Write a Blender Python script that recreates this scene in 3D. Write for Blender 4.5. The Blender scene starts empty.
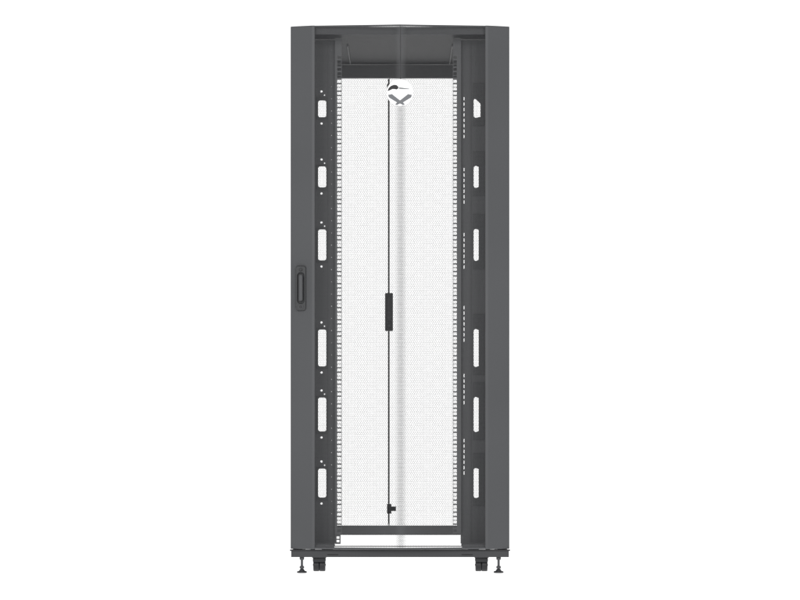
import bpy, bmesh, math
from mathutils import Vector, Matrix
from mathutils.geometry import tessellate_polygon

S = bpy.context.scene
D = 8.5            # camera distance from the front plane of the cabinet
PX = 273.75        # photo pixels per metre on the front plane
HZ = 0.687
def X(px, d=0.0): return (px-400)/PX*(D+d)/D
def Z(py, d=0.0): return HZ+(385-py)/PX*(D+d)/D

# ------------------------------------------------------------------ materials
def new_mat(name):
    m = bpy.data.materials.new(name); m.use_nodes = True
    return m, m.node_tree.nodes, m.node_tree.links, m.node_tree.nodes['Principled BSDF']

def painted(name, col, rough=0.5, bump=0.02, scale=900, metallic=0.0, spec=0.4):
    m, n, l, b = new_mat(name)
    tc = n.new('ShaderNodeTexCoord')
    no = n.new('ShaderNodeTexNoise'); no.inputs['Scale'].default_value = scale
    no.inputs['Detail'].default_value = 3
    l.new(tc.outputs['Object'], no.inputs['Vector'])
    big = n.new('ShaderNodeTexNoise'); big.inputs['Scale'].default_value = 2.5
    l.new(tc.outputs['Object'], big.inputs['Vector'])
    cr = n.new('ShaderNodeValToRGB')
    cr.color_ramp.elements[0].position = .3; cr.color_ramp.elements[1].position = .7
    cr.color_ramp.elements[0].color = (col[0]*.94, col[1]*.94, col[2]*.94, 1)
    cr.color_ramp.elements[1].color = (col[0]*1.06, col[1]*1.06, col[2]*1.06, 1)
    l.new(big.outputs['Fac'], cr.inputs['Fac'])
    l.new(cr.outputs['Color'], b.inputs['Base Color'])
    bp = n.new('ShaderNodeBump'); bp.inputs['Strength'].default_value = bump
    bp.inputs['Distance'].default_value = 0.001
    l.new(no.outputs['Fac'], bp.inputs['Height']); l.new(bp.outputs['Normal'], b.inputs['Normal'])
    b.inputs['Roughness'].default_value = rough
    b.inputs['Metallic'].default_value = metallic
    b.inputs['Specular IOR Level'].default_value = spec
    return m

def perforated(name, col, pitch, rad, crease=False):
    """sheet metal with a staggered pattern of round punched holes"""
    m, n, l, b = new_mat(name)
    b.inputs['Base Color'].default_value = (*col, 1)
    b.inputs['Roughness'].default_value = .5
    b.inputs['Specular IOR Level'].default_value = .3
    tc = n.new('ShaderNodeTexCoord'); sp = n.new('ShaderNodeSeparateXYZ')
    l.new(tc.outputs['Object'], sp.inputs[0])
    def M(op, a, b2=None, c=None):
        k = n.new('ShaderNodeMath'); k.operation = op
        for i, v in enumerate((a, b2, c)):
            if v is None: continue
            if isinstance(v, (int, float)): k.inputs[i].default_value = v
            else: l.new(v, k.inputs[i])
        return k.outputs[0]
    zz = M('SUBTRACT', sp.outputs['Z'], HZ)
    def dist(off):
        u = M('MULTIPLY', M('SUBTRACT', M('FRACT', M('ADD', M('DIVIDE', sp.outputs['X'], pitch), 200.5+off)), .5), pitch)
        w = M('MULTIPLY', M('SUBTRACT', M('FRACT', M('ADD', M('DIVIDE', zz, pitch*1.732), 400.5+off)), .5), pitch*1.732)
        return M('SQRT', M('ADD', M('MULTIPLY', u, u), M('MULTIPLY', w, w)))
    dd = M('MINIMUM', dist(0), dist(.5))
    if crease:
        # holes shrink towards the folded centre line
        ax = M('ABSOLUTE', M('SUBTRACT', sp.outputs['X'], .003))
        k = M('MINIMUM', M('MAXIMUM', M('ADD', M('MULTIPLY', M('SUBTRACT', ax, .004), .20/.018), .80), .80), 1.0)
        r = M('MULTIPLY', k, rad)
    else:
        r = rad
    solid = M('GREATER_THAN', dd, r)
    tr = n.new('ShaderNodeBsdfTransparent'); mx = n.new('ShaderNodeMixShader')
    l.new(solid, mx.inputs['Fac']); l.new(tr.outputs[0], mx.inputs[1]); l.new(b.outputs[0], mx.inputs[2])
    l.new(mx.outputs[0], n['Material Output'].inputs['Surface'])
    return m

M_door = painted('grey_powder_coat', (.061, .063, .067), .5)
M_frame = painted('dark_powder_coat', (.060, .061, .065), .55)
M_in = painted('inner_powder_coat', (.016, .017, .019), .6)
M_rail = painted('rail_powder_coat', (.085, .087, .091), .55)
M_beam = painted('beam_powder_coat', (.10, .102, .106), .55)
M_base = painted('base_powder_coat', (.034, .035, .038), .5)
M_bracket = painted('bracket_powder_coat', (.032, .033, .036), .5)
M_rib = painted('rib_powder_coat', (.15, .15, .155), .5)
M_black = painted('black_plastic', (.014, .014, .016), .42, scale=400)
M_handle = painted('handle_plastic', (.024, .025, .027), .32, scale=400)
M_steel = painted('zinc_steel', (.10, .10, .11), .4, metallic=1.0)
M_white = painted('white_enamel', (.97, .97, .97), .35)
M_lightgrey = painted('grey_print', (.14, .145, .155), .5)
M_dark = painted('dark_print', (.010, .010, .012), .5)
FP, RP = .0040, .0086
M_fmesh = perforated('front_perforated_sheet', (.085, .087, .091), FP, .472*FP, True)
M_rmesh = perforated('rear_perforated_sheet', (.15, .15, .155), RP, .485*RP)

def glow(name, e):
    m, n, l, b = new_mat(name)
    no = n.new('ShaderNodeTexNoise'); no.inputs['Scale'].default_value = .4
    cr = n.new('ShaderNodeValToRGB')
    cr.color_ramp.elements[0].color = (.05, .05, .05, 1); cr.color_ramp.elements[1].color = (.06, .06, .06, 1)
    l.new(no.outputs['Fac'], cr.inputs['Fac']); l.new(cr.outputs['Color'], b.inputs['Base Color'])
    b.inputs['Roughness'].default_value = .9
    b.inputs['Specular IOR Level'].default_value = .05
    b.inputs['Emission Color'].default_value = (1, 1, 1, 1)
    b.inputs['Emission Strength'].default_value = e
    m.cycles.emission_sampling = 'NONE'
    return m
M_bg = glow('white_sweep_added_glow', 1.20)  # emission added so ground and backdrop render pure white, without contact shadow

# ------------------------------------------------------------------ helpers
def link(name, me, mat, parent=None, loc=(0, 0, 0), bevel=0):
    o = bpy.data.objects.new(name, me); S.collection.objects.link(o)
    if mat: me.materials.append(mat)
    o.location = loc
    if parent: o.parent = parent
    if bevel:
        bv = o.modifiers.new('bevel', 'BEVEL'); bv.width = bevel; bv.segments = 2
        bv.limit_method = 'ANGLE'; bv.angle_limit = math.radians(40)
    return o

def box(name, x0, x1, y0, y1, z0, z1, mat, parent=None, loc=(0, 0, 0), bevel=.0012):
    bm = bmesh.new()
    r = bmesh.ops.create_cube(bm, size=1)
    for v in r['verts']:
        v.co = Vector((x0+(v.co.x+.5)*(x1-x0), y0+(v.co.y+.5)*(y1-y0), z0+(v.co.z+.5)*(z1-z0)))
    me = bpy.data.meshes.new(name); bm.to_mesh(me); bm.free()
    return link(name, me, mat, parent, loc, bevel)

def rrect(x0, x1, z0, z1, r, n=5):
    if r <= 0: return [(x0, z0), (x1, z0), (x1, z1), (x0, z1)]
    r = min(r, (x1-x0)/2-1e-5, (z1-z0)/2-1e-5)
    p = []
    for cx, cz, a0 in ((x1-r, z1-r, 0), (x0+r, z1-r, 90), (x0+r, z0+r, 180), (x1-r, z0+r, 270)):
        for i in range(n+1):
            a = math.radians(a0+90*i/n); p.append((cx+r*math.cos(a), cz+r*math.sin(a)))
    return p
def circ(cx, cz, r, n=20): return [(cx+r*math.cos(2*math.pi*i/n), cz+r*math.sin(2*math.pi*i/n)) for i in range(n)]

def sheet(name, outlines, holes, th, y, mat, parent=None, horizontal=False, bevel=0):
    """flat sheet (few holes) ; vertical (xz, centred on y) or horizontal (xy, centred on z=y)"""
    cu = bpy.data.curves.new(name, 'CURVE'); cu.dimensions = '2D'; cu.fill_mode = 'BOTH'; cu.extrude = th/2
    if bevel: cu.bevel_depth = bevel; cu.bevel_resolution = 2; cu.offset = -bevel; cu.extrude = max(th/2-bevel, 0)
    for pts in outlines+holes:
        s = cu.splines.new('POLY'); s.points.add(len(pts)-1)
        for i, p in enumerate(pts): s.points[i].co = (p[0], p[1], 0, 1)
        s.use_cyclic_u = True
    t = bpy.data.objects.new('tmp', cu); S.collection.objects.link(t)
    bpy.context.view_layer.update()
    dg = bpy.context.evaluated_depsgraph_get()
    me = bpy.data.meshes.new_from_object(t.evaluated_get(dg))
    bpy.data.objects.remove(t); me.name = name; me.materials.clear()
    for v in me.vertices:
        a, b, c = v.co
        v.co = (a, b, c+y) if horizontal else (a, y-c, b)
    return link(name, me, mat, parent)

def punched(name, x0, x1, z0, z1, holes, th, y, mat, parent=None):
    """vertical rectangular plate with any number of punched holes"""
    V, F = [], []
    ya, yb = y-th/2, y+th/2
    def quad(p, q): F.append(tuple(range(len(V), len(V)+4))); V.extend([(p[0], ya, p[1]), (q[0], ya, q[1]), (q[0], yb, q[1]), (p[0], yb, p[1])])
    def face(pts):
        for yy, o in ((ya, 1), (yb, -1)):
            F.append(tuple(range(len(V), len(V)+len(pts)))); V.extend([(p[0], yy, p[1]) for p in pts[::o]])
    bbs = []
    for h in holes:
        e = 0 if len(h) == 4 else .0002
        b = (min(p[0] for p in h)-e, max(p[0] for p in h)+e, min(p[1] for p in h)-e, max(p[1] for p in h)+e)
        bbs.append(b)
        for i in range(len(h)): quad(h[i], h[(i+1) % len(h)])
        if len(h) > 4:
            outer = [(b[0], b[2]), (b[1], b[2]), (b[1], b[3]), (b[0], b[3])]
            al = outer+list(h)
            for t in tessellate_polygon([[Vector((p[0], p[1], 0)) for p in outer], [Vector((p[0], p[1], 0)) for p in h]]):
                face([al[i] for i in t])
    o = [(x0, z0), (x1, z0), (x1, z1), (x0, z1)]
    for i in range(4): quad(o[i], o[(i+1) % 4])
    zs = sorted(set([z0, z1]+[round(v, 6) for b in bbs for v in b[2:]]))
    for za, zb_ in zip(zs, zs[1:]):
        if zb_-za < 1e-7: continue
        zc = (za+zb_)/2
        act = sorted((b[0], b[1]) for b in bbs if b[2] < zc < b[3])
        c = x0
        for a, b in act:
            if a > c+1e-7: face([(c, za), (a, za), (a, zb_), (c, zb_)])
            c = max(c, b)
        if x1 > c+1e-7: face([(c, za), (x1, za), (x1, zb_), (c, zb_)])
    me = bpy.data.meshes.new(name); me.from_pydata(V, [], F); me.validate()
    bm = bmesh.new(); bm.from_mesh(me)
    bmesh.ops.remove_doubles(bm, verts=bm.verts, dist=1e-6)
    bmesh.ops.recalc_face_normals(bm, faces=bm.faces); bm.to_mesh(me); bm.free()
    return link(name, me, mat, parent)

def prism(name, poly, z0, z1, mat, parent=None, bevel=.0015):
    bm = bmesh.new()
    a = [bm.verts.new((x, y, z0)) for x, y in poly]; b = [bm.verts.new((x, y, z1)) for x, y in poly]
    n = len(poly)
    bm.faces.new(a[::-1]); bm.faces.new(b)
    for i in range(n): bm.faces.new((a[i], a[(i+1) % n], b[(i+1) % n], b[i]))
    bmesh.ops.recalc_face_normals(bm, faces=bm.faces)
    me = bpy.data.meshes.new(name); bm.to_mesh(me); bm.free()
    return link(name, me, mat, parent, bevel=bevel)

def cyl(name, c, r1, r2, dep, ax, mat, parent=None, loc=(0, 0, 0), bevel=.001, seg=32):
    bm = bmesh.new()
    R = {'X': Matrix.Rotation(math.pi/2, 4, 'Y'), 'Y': Matrix.Rotation(math.pi/2, 4, 'X'), 'Z': Matrix()}[ax]
    bmesh.ops.create_cone(bm, cap_ends=True, segments=seg, radius1=r1, radius2=r2, depth=dep, matrix=Matrix.Translation(c) @ R)
    me = bpy.data.meshes.new(name); bm.to_mesh(me); bm.free()
    for p in me.polygons: p.use_smooth = len(p.vertices) == 4
    return link(name, me, mat, parent, loc, bevel)

# ------------------------------------------------------------------ setting
def grid_face(name, pts, faces, mat):
    me = bpy.data.meshes.new(name); me.from_pydata(pts, [], faces)
    o = link(name, me, mat); o['kind'] = 'structure'; return o
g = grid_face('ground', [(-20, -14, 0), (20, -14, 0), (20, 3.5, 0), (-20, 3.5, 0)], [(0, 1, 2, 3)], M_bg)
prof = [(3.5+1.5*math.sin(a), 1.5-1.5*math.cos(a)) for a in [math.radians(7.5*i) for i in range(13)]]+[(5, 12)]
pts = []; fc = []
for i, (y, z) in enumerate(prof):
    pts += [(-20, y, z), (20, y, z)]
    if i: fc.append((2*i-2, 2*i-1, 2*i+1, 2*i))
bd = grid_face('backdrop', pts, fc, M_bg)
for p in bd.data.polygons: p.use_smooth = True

# ------------------------------------------------------------------ the cabinet
rack = bpy.data.objects.new('server_rack', None); S.collection.objects.link(rack)
rack['label'] = 'tall dark grey server cabinet with perforated doors, empty inside, on castors'
rack['category'] = 'server rack'
DEP = 1.1
for sgn in (-1, 1):
    a, b = sorted((sgn*.398, sgn*.392))
    box('side_panel', a, b, .034, DEP-.002, .09, 1.962, M_frame, rack)
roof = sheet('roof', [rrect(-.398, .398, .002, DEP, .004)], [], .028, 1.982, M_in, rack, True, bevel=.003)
for s in (-1, 1):
    box('roof_rib', s*.197-.0022, s*.197+.0022, .25, .74, 1.960, 1.967, M_rib, roof)
box('roof_edge', -.392, .392, -.004, .001, 1.9665, 1.9955, M_base, roof)
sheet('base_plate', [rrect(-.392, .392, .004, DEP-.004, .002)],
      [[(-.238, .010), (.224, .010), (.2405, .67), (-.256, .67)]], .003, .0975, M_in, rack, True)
sl = []
for s in (-1, 1):
    sl += [rrect(s*.245-.02, s*.245+.02, .066, .0695, .0015)]
bf = punched('base_frame', -.3975, .3975, .0587, .081, sl, .003, -.006, M_base, rack)
box('base_beam', -.3965, .3965, -.003, .006, .060, .0805, M_black, bf)
box('base_beam', -.3965, -.36, .008, DEP-.031, .060, .0805, M_black, bf)
box('base_beam', .36, .3965, .008, DEP-.031, .060, .0805, M_black, bf)
box('base_lip', -.402, .402, -.012, .006, .0815, .0862, M_black, bf)
for s in (-1, 1):
    a, b = (-.388, -.240) if s < 0 else (.226, .388)
    box('base_sill', a, b, -.002, .004, .088, .106, M_frame, rack)
    for y in (.02, DEP-.06):
        box('frame_post', s*.373-.017, s*.373+.017, y, y+.035, .1, 1.966, M_frame, rack)
# small punched tab standing at the near corner of the base opening
punched('base_tab', X(335.2, .1), X(340.6, .1), .0995, .1355, [rrect(X(336.6, .1), X(339.4, .1), q, q+.0085, 0) for q in (.106, .119)], .002, .10, M_frame, rack)
d8, d6 = .80, .672
punched('cross_beam', -.39, .39, Z(78, d8), 1.966, [], .004, d8, M_beam, rack)
punched('cross_beam', -.39, .39, .0995, Z(525.5, d6), [], .004, d6, M_frame, rack)

U = .04445
def rail(px0, px1, hx0, hx1, d, fl, low):
    x0, x1 = X(px0, d), X(px1, d)
    holes = []
    for u in range(42):
        for k in (.00635, .02222, .0381):
            zc = .098+u*U+k
            if zc > 1.905 or zc < low+.008: continue
            holes.append(rrect(X(hx0, d), X(hx1, d), zc-.0054, zc+.0054, 0))
    r = punched('mounting_rail', x0, x1, low, 1.965, holes, .002, d, M_rail, rack)
    box('rail_flange', X(fl, d)-.0006, X(fl, d)+.0006, d+.002, d+.012, low, 1.965, M_rail, r, bevel=0)
d1 = .10
rail(335.0, 341.7, 337.2, 341.2, d1, 341.5, .137)
rail(452.9, 461.0, 453.4, 456.8, d1, 453.15, .137)

cuts = [(98, 118), (166, 188), (229, 261), (329, 367), (397, 432), (468, 498)]
dp = .125
def zrr(px0, px1, py0, py1, r): return rrect(X(px0, dp), X(px1, dp), Z(py1, dp), Z(py0, dp), r)
hl, hr = [], []
for k, (a, b) in enumerate(cuts):
    hl.append(zrr(317.8, 326.6, a+(2 if k == 0 else 0), b, .008))
    hr.append(zrr(473.0, 480.6, a-1, b+1, .003))
    for py in (a-6.5, b+5.5):
        hl.append(circ(X(321.5, dp), Z(py, dp), .0042, 12))
    hl.append(circ(X(324.6, dp), Z(a-2.8, dp), .0026, 10))
for a, b in [(97, 137), (168, 201), (233, 266), (306, 343), (374, 406), (439, 476)]:
    y = a
    while y < b:
        hr.append(zrr(463.6, 464.5, y, y+3.3, .0)); y += 5.4
y = 50
while y < 540:
    hl.append(circ(X(331.5, dp), Z(y, dp), .0010, 8)); y += 12.2
pl = punched('cable_plate', X(308, dp), X(335.2, dp), .1, 1.965, hl, .003, dp, M_frame, rack)
pr = punched('cable_plate', X(460.6, dp), X(492, dp), .1, 1.965, hr, .003, dp, M_frame, rack)
box('plate_lip', X(328.2, dp), X(329, dp), dp-.005, dp-.0016, .1, 1.964, M_frame, pl, bevel=0)
box('plate_lip', X(470.2, dp), X(471, dp), dp-.005, dp-.0016, .1, 1.964, M_frame, pr, bevel=0)
for k, (a, b) in enumerate(cuts):
    xr = X(480.4 if k == 0 else 478.6, dp)
    xl, r = X(473.6, dp), .009
    top = [(xr, Z(a, dp)-.004)]+[(xl+r-r*math.sin(t), Z(a, dp)-r+r*math.cos(t)) for t in [math.radians(18*i) for i in range(6)]]
    bot = [(xl+r-r*math.cos(t), Z(b, dp)+r-r*math.sin(t)) for t in [math.radians(18*i) for i in range(6)]]+[(xr, Z(b, dp)+.004)]
    if k == 0:   # the first opening slopes at its top
        top = [(px, pz-(px-xl)*.7) for px, pz in top]
    punched('window_bracket', X(472.8, dp), X(484.2, dp), Z(b+8, dp), Z(a-15, dp), [top+bot], .002, dp-.004, M_bracket, pr)
    punched('window_bracket', X(316.4, dp), X(327.8, dp), Z(b+2, dp), Z(a-1, dp), [zrr(318.2, 326.3, a+.6+(2 if k == 0 else 0), b-.6, .008)], .002, dp-.004, M_bracket, pl)

# ------------------------------------------------------------------ rear doors
DR = DEP
xs = X(388.8, DR)
def rear_leaf(x0, x1):
    z0, z1 = .092, 1.972
    fx0 = .02 if x0 < -.3 else .0028; fx1 = .02 if x1 > .3 else .0028
    body = punched('rear_door', x0, x1, z0, z1, [rrect(x0+fx0, x1-fx1, Z(526, DR), Z(78, DR), 0)], .016, DR+.012, M_frame, rack)
    me = bpy.data.meshes.new('perforated_sheet')
    me.from_pydata([(x0+fx0-.001, DR+.012, .1), (x1-fx1+.001, DR+.012, .1), (x1-fx1+.001, DR+.012, 1.96), (x0+fx0-.001, DR+.012, 1.96)], [], [(0, 1, 2, 3)])
    link('perforated_sheet', me, M_rmesh, body)
    return body
Lf = rear_leaf(-.398, xs-.0006)
Rf = rear_leaf(xs+.0006, .398)
def rz(py): return Z(py, DR-.02)
def rx(px): return X(px, DR-.02)
rh = sheet('door_handle', [rrect(rx(385), rx(393), rz(331), rz(293), .004)], [], .018, DR-.008, M_black, Lf, bevel=.002)
sheet('handle_lever', [rrect(rx(386.6), rx(391.2), rz(321), rz(296), .006)], [], .014, DR-.022, M_handle, rh, bevel=.003)
cyl('handle_lock', (rx(389), DR-.024, rz(326)), .007, .007, .016, 'Y', M_handle, rh)
box('latch_rod', rx(388.5), rx(389.5), DR-.012, DR-.004, rz(524), rz(331), M_black, Lf, bevel=.0005)
box('latch_rod', rx(388.5), rx(389.5), DR-.012, DR-.004, rz(293), rz(79), M_black, Lf, bevel=.0005)
la = box('latch', rx(387), rx(391.4), DR-.03, DR-.005, rz(513.5), rz(504), M_black, Lf)
box('latch_tongue', rx(391), rx(396), DR-.024, DR-.006, rz(511), rz(506.5), M_black, la)
box('latch', rx(387), rx(392), DR-.024, DR-.006, rz(88.5), rz(84), M_black, Lf)

# ------------------------------------------------------------------ front door
zb, zt = .0885, 1.9965
xi, yi, yc = .3105, -.028, -.056
fd = bpy.data.objects.new('front_door', None); S.collection.objects.link(fd); fd.parent = rack
for s in (-1, 1):
    prism('door_stile', [(s*a, b) for a, b in [(.4, .018), (.4, .003), (.397, -.003), (xi+.010, yi+.001), (xi, yi), (xi, yi+.014), (.37, .010), (.37, .018)]], zb, zt, M_door, fd)
def vee(th0, th1): return [(-xi, yi+th0), (0, yc+th0), (xi, yi+th0), (xi, yi+th1), (0, yc+th1), (-xi, yi+th1)]
prism('door_rail', vee(.0008, .014), 1.991, zt-.0005, M_door, fd, .001)
prism('door_rail', vee(.0008, .014), zb+.0005, .0955, M_door, fd, .001)
me = bpy.data.meshes.new('perforated_sheet')
me.from_pydata([(-xi, yi+.0005, zb+.001), (0, yc, zb+.001), (xi, yi+.0005, zb+.001), (-xi, yi+.0005, zt-.001), (0, yc, zt-.001), (xi, yi+.0005, zt-.001)], [],
               [(0, 1, 4, 3), (1, 2, 5, 4)])
link('perforated_sheet', me, M_fmesh, fd)
box('door_seam', .0008, .0030, yc-.001, yc+.004, Z(79, yc), zt-.004, M_black, fd, bevel=0)

hx, hz, hy = X(301), Z(288.5), -.012
hb = sheet('door_handle', [rrect(hx-.019, hx+.019, hz-.082, hz+.082, .010, 8)], [rrect(hx-.0115, hx+.0115, hz-.055, hz+.056, .010, 8)], .014, hy-.006, M_handle, fd, bevel=.0025)
sheet('handle_recess', [rrect(hx-.013, hx+.013, hz-.06, hz+.058, .01)], [], .002, hy-.003, M_black, hb)
sheet('handle_lever', [rrect(hx-.0075, hx+.0075, hz-.048, hz+.051, .0075, 8)], [], .016, hy-.012, M_frame, hb, bevel=.004)
cyl('handle_lock', (hx, hy-.015, hz+.0675), .0055, .0055, .01, 'Y', M_black, hb)
cyl('handle_lock_ring', (hx, hy-.014, hz-.068), .0095, .0095, .006, 'Y', M_frame, hb)
cyl('handle_lock', (hx, hy-.018, hz-.068), .006, .006, .004, 'Y', M_black, hb)

# badge
dd_ = yc-.006
by = dd_
bz = Z(92.6, dd_)
badge = sheet('badge', [circ(0, bz, .0485, 64)], [], .006, by, M_white, fd, bevel=.001)
def bp(px, py): return ((px-399.7)/PX*(D+dd_)/D, Z(py, dd_))
def mark(name, q, mat, lvl=0):
    return sheet(name, [[bp(*p) for p in q]], [], .0012, by-.0036-lvl*.001, mat, badge)
mark('badge_emblem', [(387.2, 91.2), (388.4, 88.2), (390.8, 86.0), (393.5, 85.0), (396.2, 85.2), (398.0, 86.8), (398.0, 88.6), (396.4, 89.6), (394.2, 89.2), (392.0, 89.2), (389.6, 90.4)], M_dark)
mark('badge_emblem', [(398.6, 87.5), (403, 88.1), (409, 88.9), (409, 89.4), (402.6, 89.2), (398.6, 88.8)], M_lightgrey)
# broad wedges crossing at the foot of the white V
mark('badge_emblem', [(387.8, 95.0), (391.6, 94.2), (399.7, 100.6), (407.8, 94.2), (411.6, 95.0), (410.8, 97.6), (402.6, 102.6), (404.6, 104.4), (402.8, 105.2),
                      (399.7, 103.6), (396.6, 105.2), (394.8, 104.4), (396.8, 102.6), (388.6, 97.6)], M_lightgrey)

# ------------------------------------------------------------------ castors and feet
h = box('castor', -.026, .026, -.026, .026, .0515, .0586, M_frame, rack, (X(319.4, .08), .08, 0))
kids = [box('castor_bracket', -.0235, .0235, -.025, .020, .036, .052, M_bracket, h, bevel=.003),
        cyl('castor_wheel', (-.0112, 0, .0238), .0238, .0238, .0220, 'X', M_black, h, bevel=.003),
        cyl('castor_wheel', (.0112, 0, .0238), .0238, .0238, .0220, 'X', M_black, h, bevel=.003),
        cyl('castor_axle', (0, 0, .0235), .004, .004, .048, 'X', M_steel, h)]
for p in ((X(481.4, .08), .08, 0), (X(319.4, .08), DEP-.08, 0), (X(481.4, .08), DEP-.08, 0)):
    c = h.copy(); c.location = p; S.collection.objects.link(c); c.parent = rack
    for k in kids:
        q = k.copy(); S.collection.objects.link(q); q.parent = c
f0 = cyl('levelling_foot', (0, 0, .003), .0185, .0175, .006, 'Z', M_base, rack, (X(302, .02), .012, 0), bevel=.0008)
fk = [cyl('foot_cone', (0, 0, .0105), .012, .006, .009, 'Z', M_base, f0, bevel=.0008),
      cyl('foot_stem', (0, 0, .0375), .0045, .0045, .045, 'Z', M_frame, f0, bevel=.0008),
      cyl('foot_nut', (0, 0, .0205), .0095, .0095, .008, 'Z', M_frame, f0, seg=6, bevel=.0006),
      cyl('foot_nut', (0, 0, .053), .0095, .0095, .010, 'Z', M_frame, f0, seg=6, bevel=.0006)]
for p in ((X(498.5, .02), .012, 0), (X(302, .02), DEP-.02, 0), (X(498.5, .02), DEP-.02, 0)):
    c = f0.copy(); c.location = p; S.collection.objects.link(c); c.parent = rack
    for k in fk:
        q = k.copy(); S.collection.objects.link(q); q.parent = c

# ------------------------------------------------------------------ light
w = bpy.data.worlds.new('World'); S.world = w; w.use_nodes = True
w.node_tree.nodes['Background'].inputs[0].default_value = (1, 1, 1, 1)
w.node_tree.nodes['Background'].inputs[1].default_value = .55
def area(loc, target, size, power):  # unseen off-frame light, added to brighten and shape the cabinet front
    li = bpy.data.lights.new('added_area_light', 'AREA'); li.shape = 'RECTANGLE'; li.size = size[0]; li.size_y = size[1]; li.energy = power
    o = bpy.data.objects.new('added_area_light', li); S.collection.objects.link(o); o.location = loc
    o.rotation_euler = (Vector(target)-Vector(loc)).to_track_quat('-Z', 'Y').to_euler()
area((-2.4, -7.6, 2.6), (0, 0, 1), (2, 2.6), 170)
area((2.4, -7.6, 2.6), (0, 0, 1), (2, 2.6), 150)

cam = bpy.data.cameras.new('camera'); co = bpy.data.objects.new('camera', cam); S.collection.objects.link(co)
co.location = (0, -D, HZ); co.rotation_euler = (math.pi/2, 0, 0)
cam.sensor_width = 36; cam.lens = PX*D/800*36; cam.shift_y = 85/800; cam.clip_end = 200
S.camera = co
S.view_settings.view_transform = 'Standard'; S.view_settings.look = 'None'; S.view_settings.exposure = 0
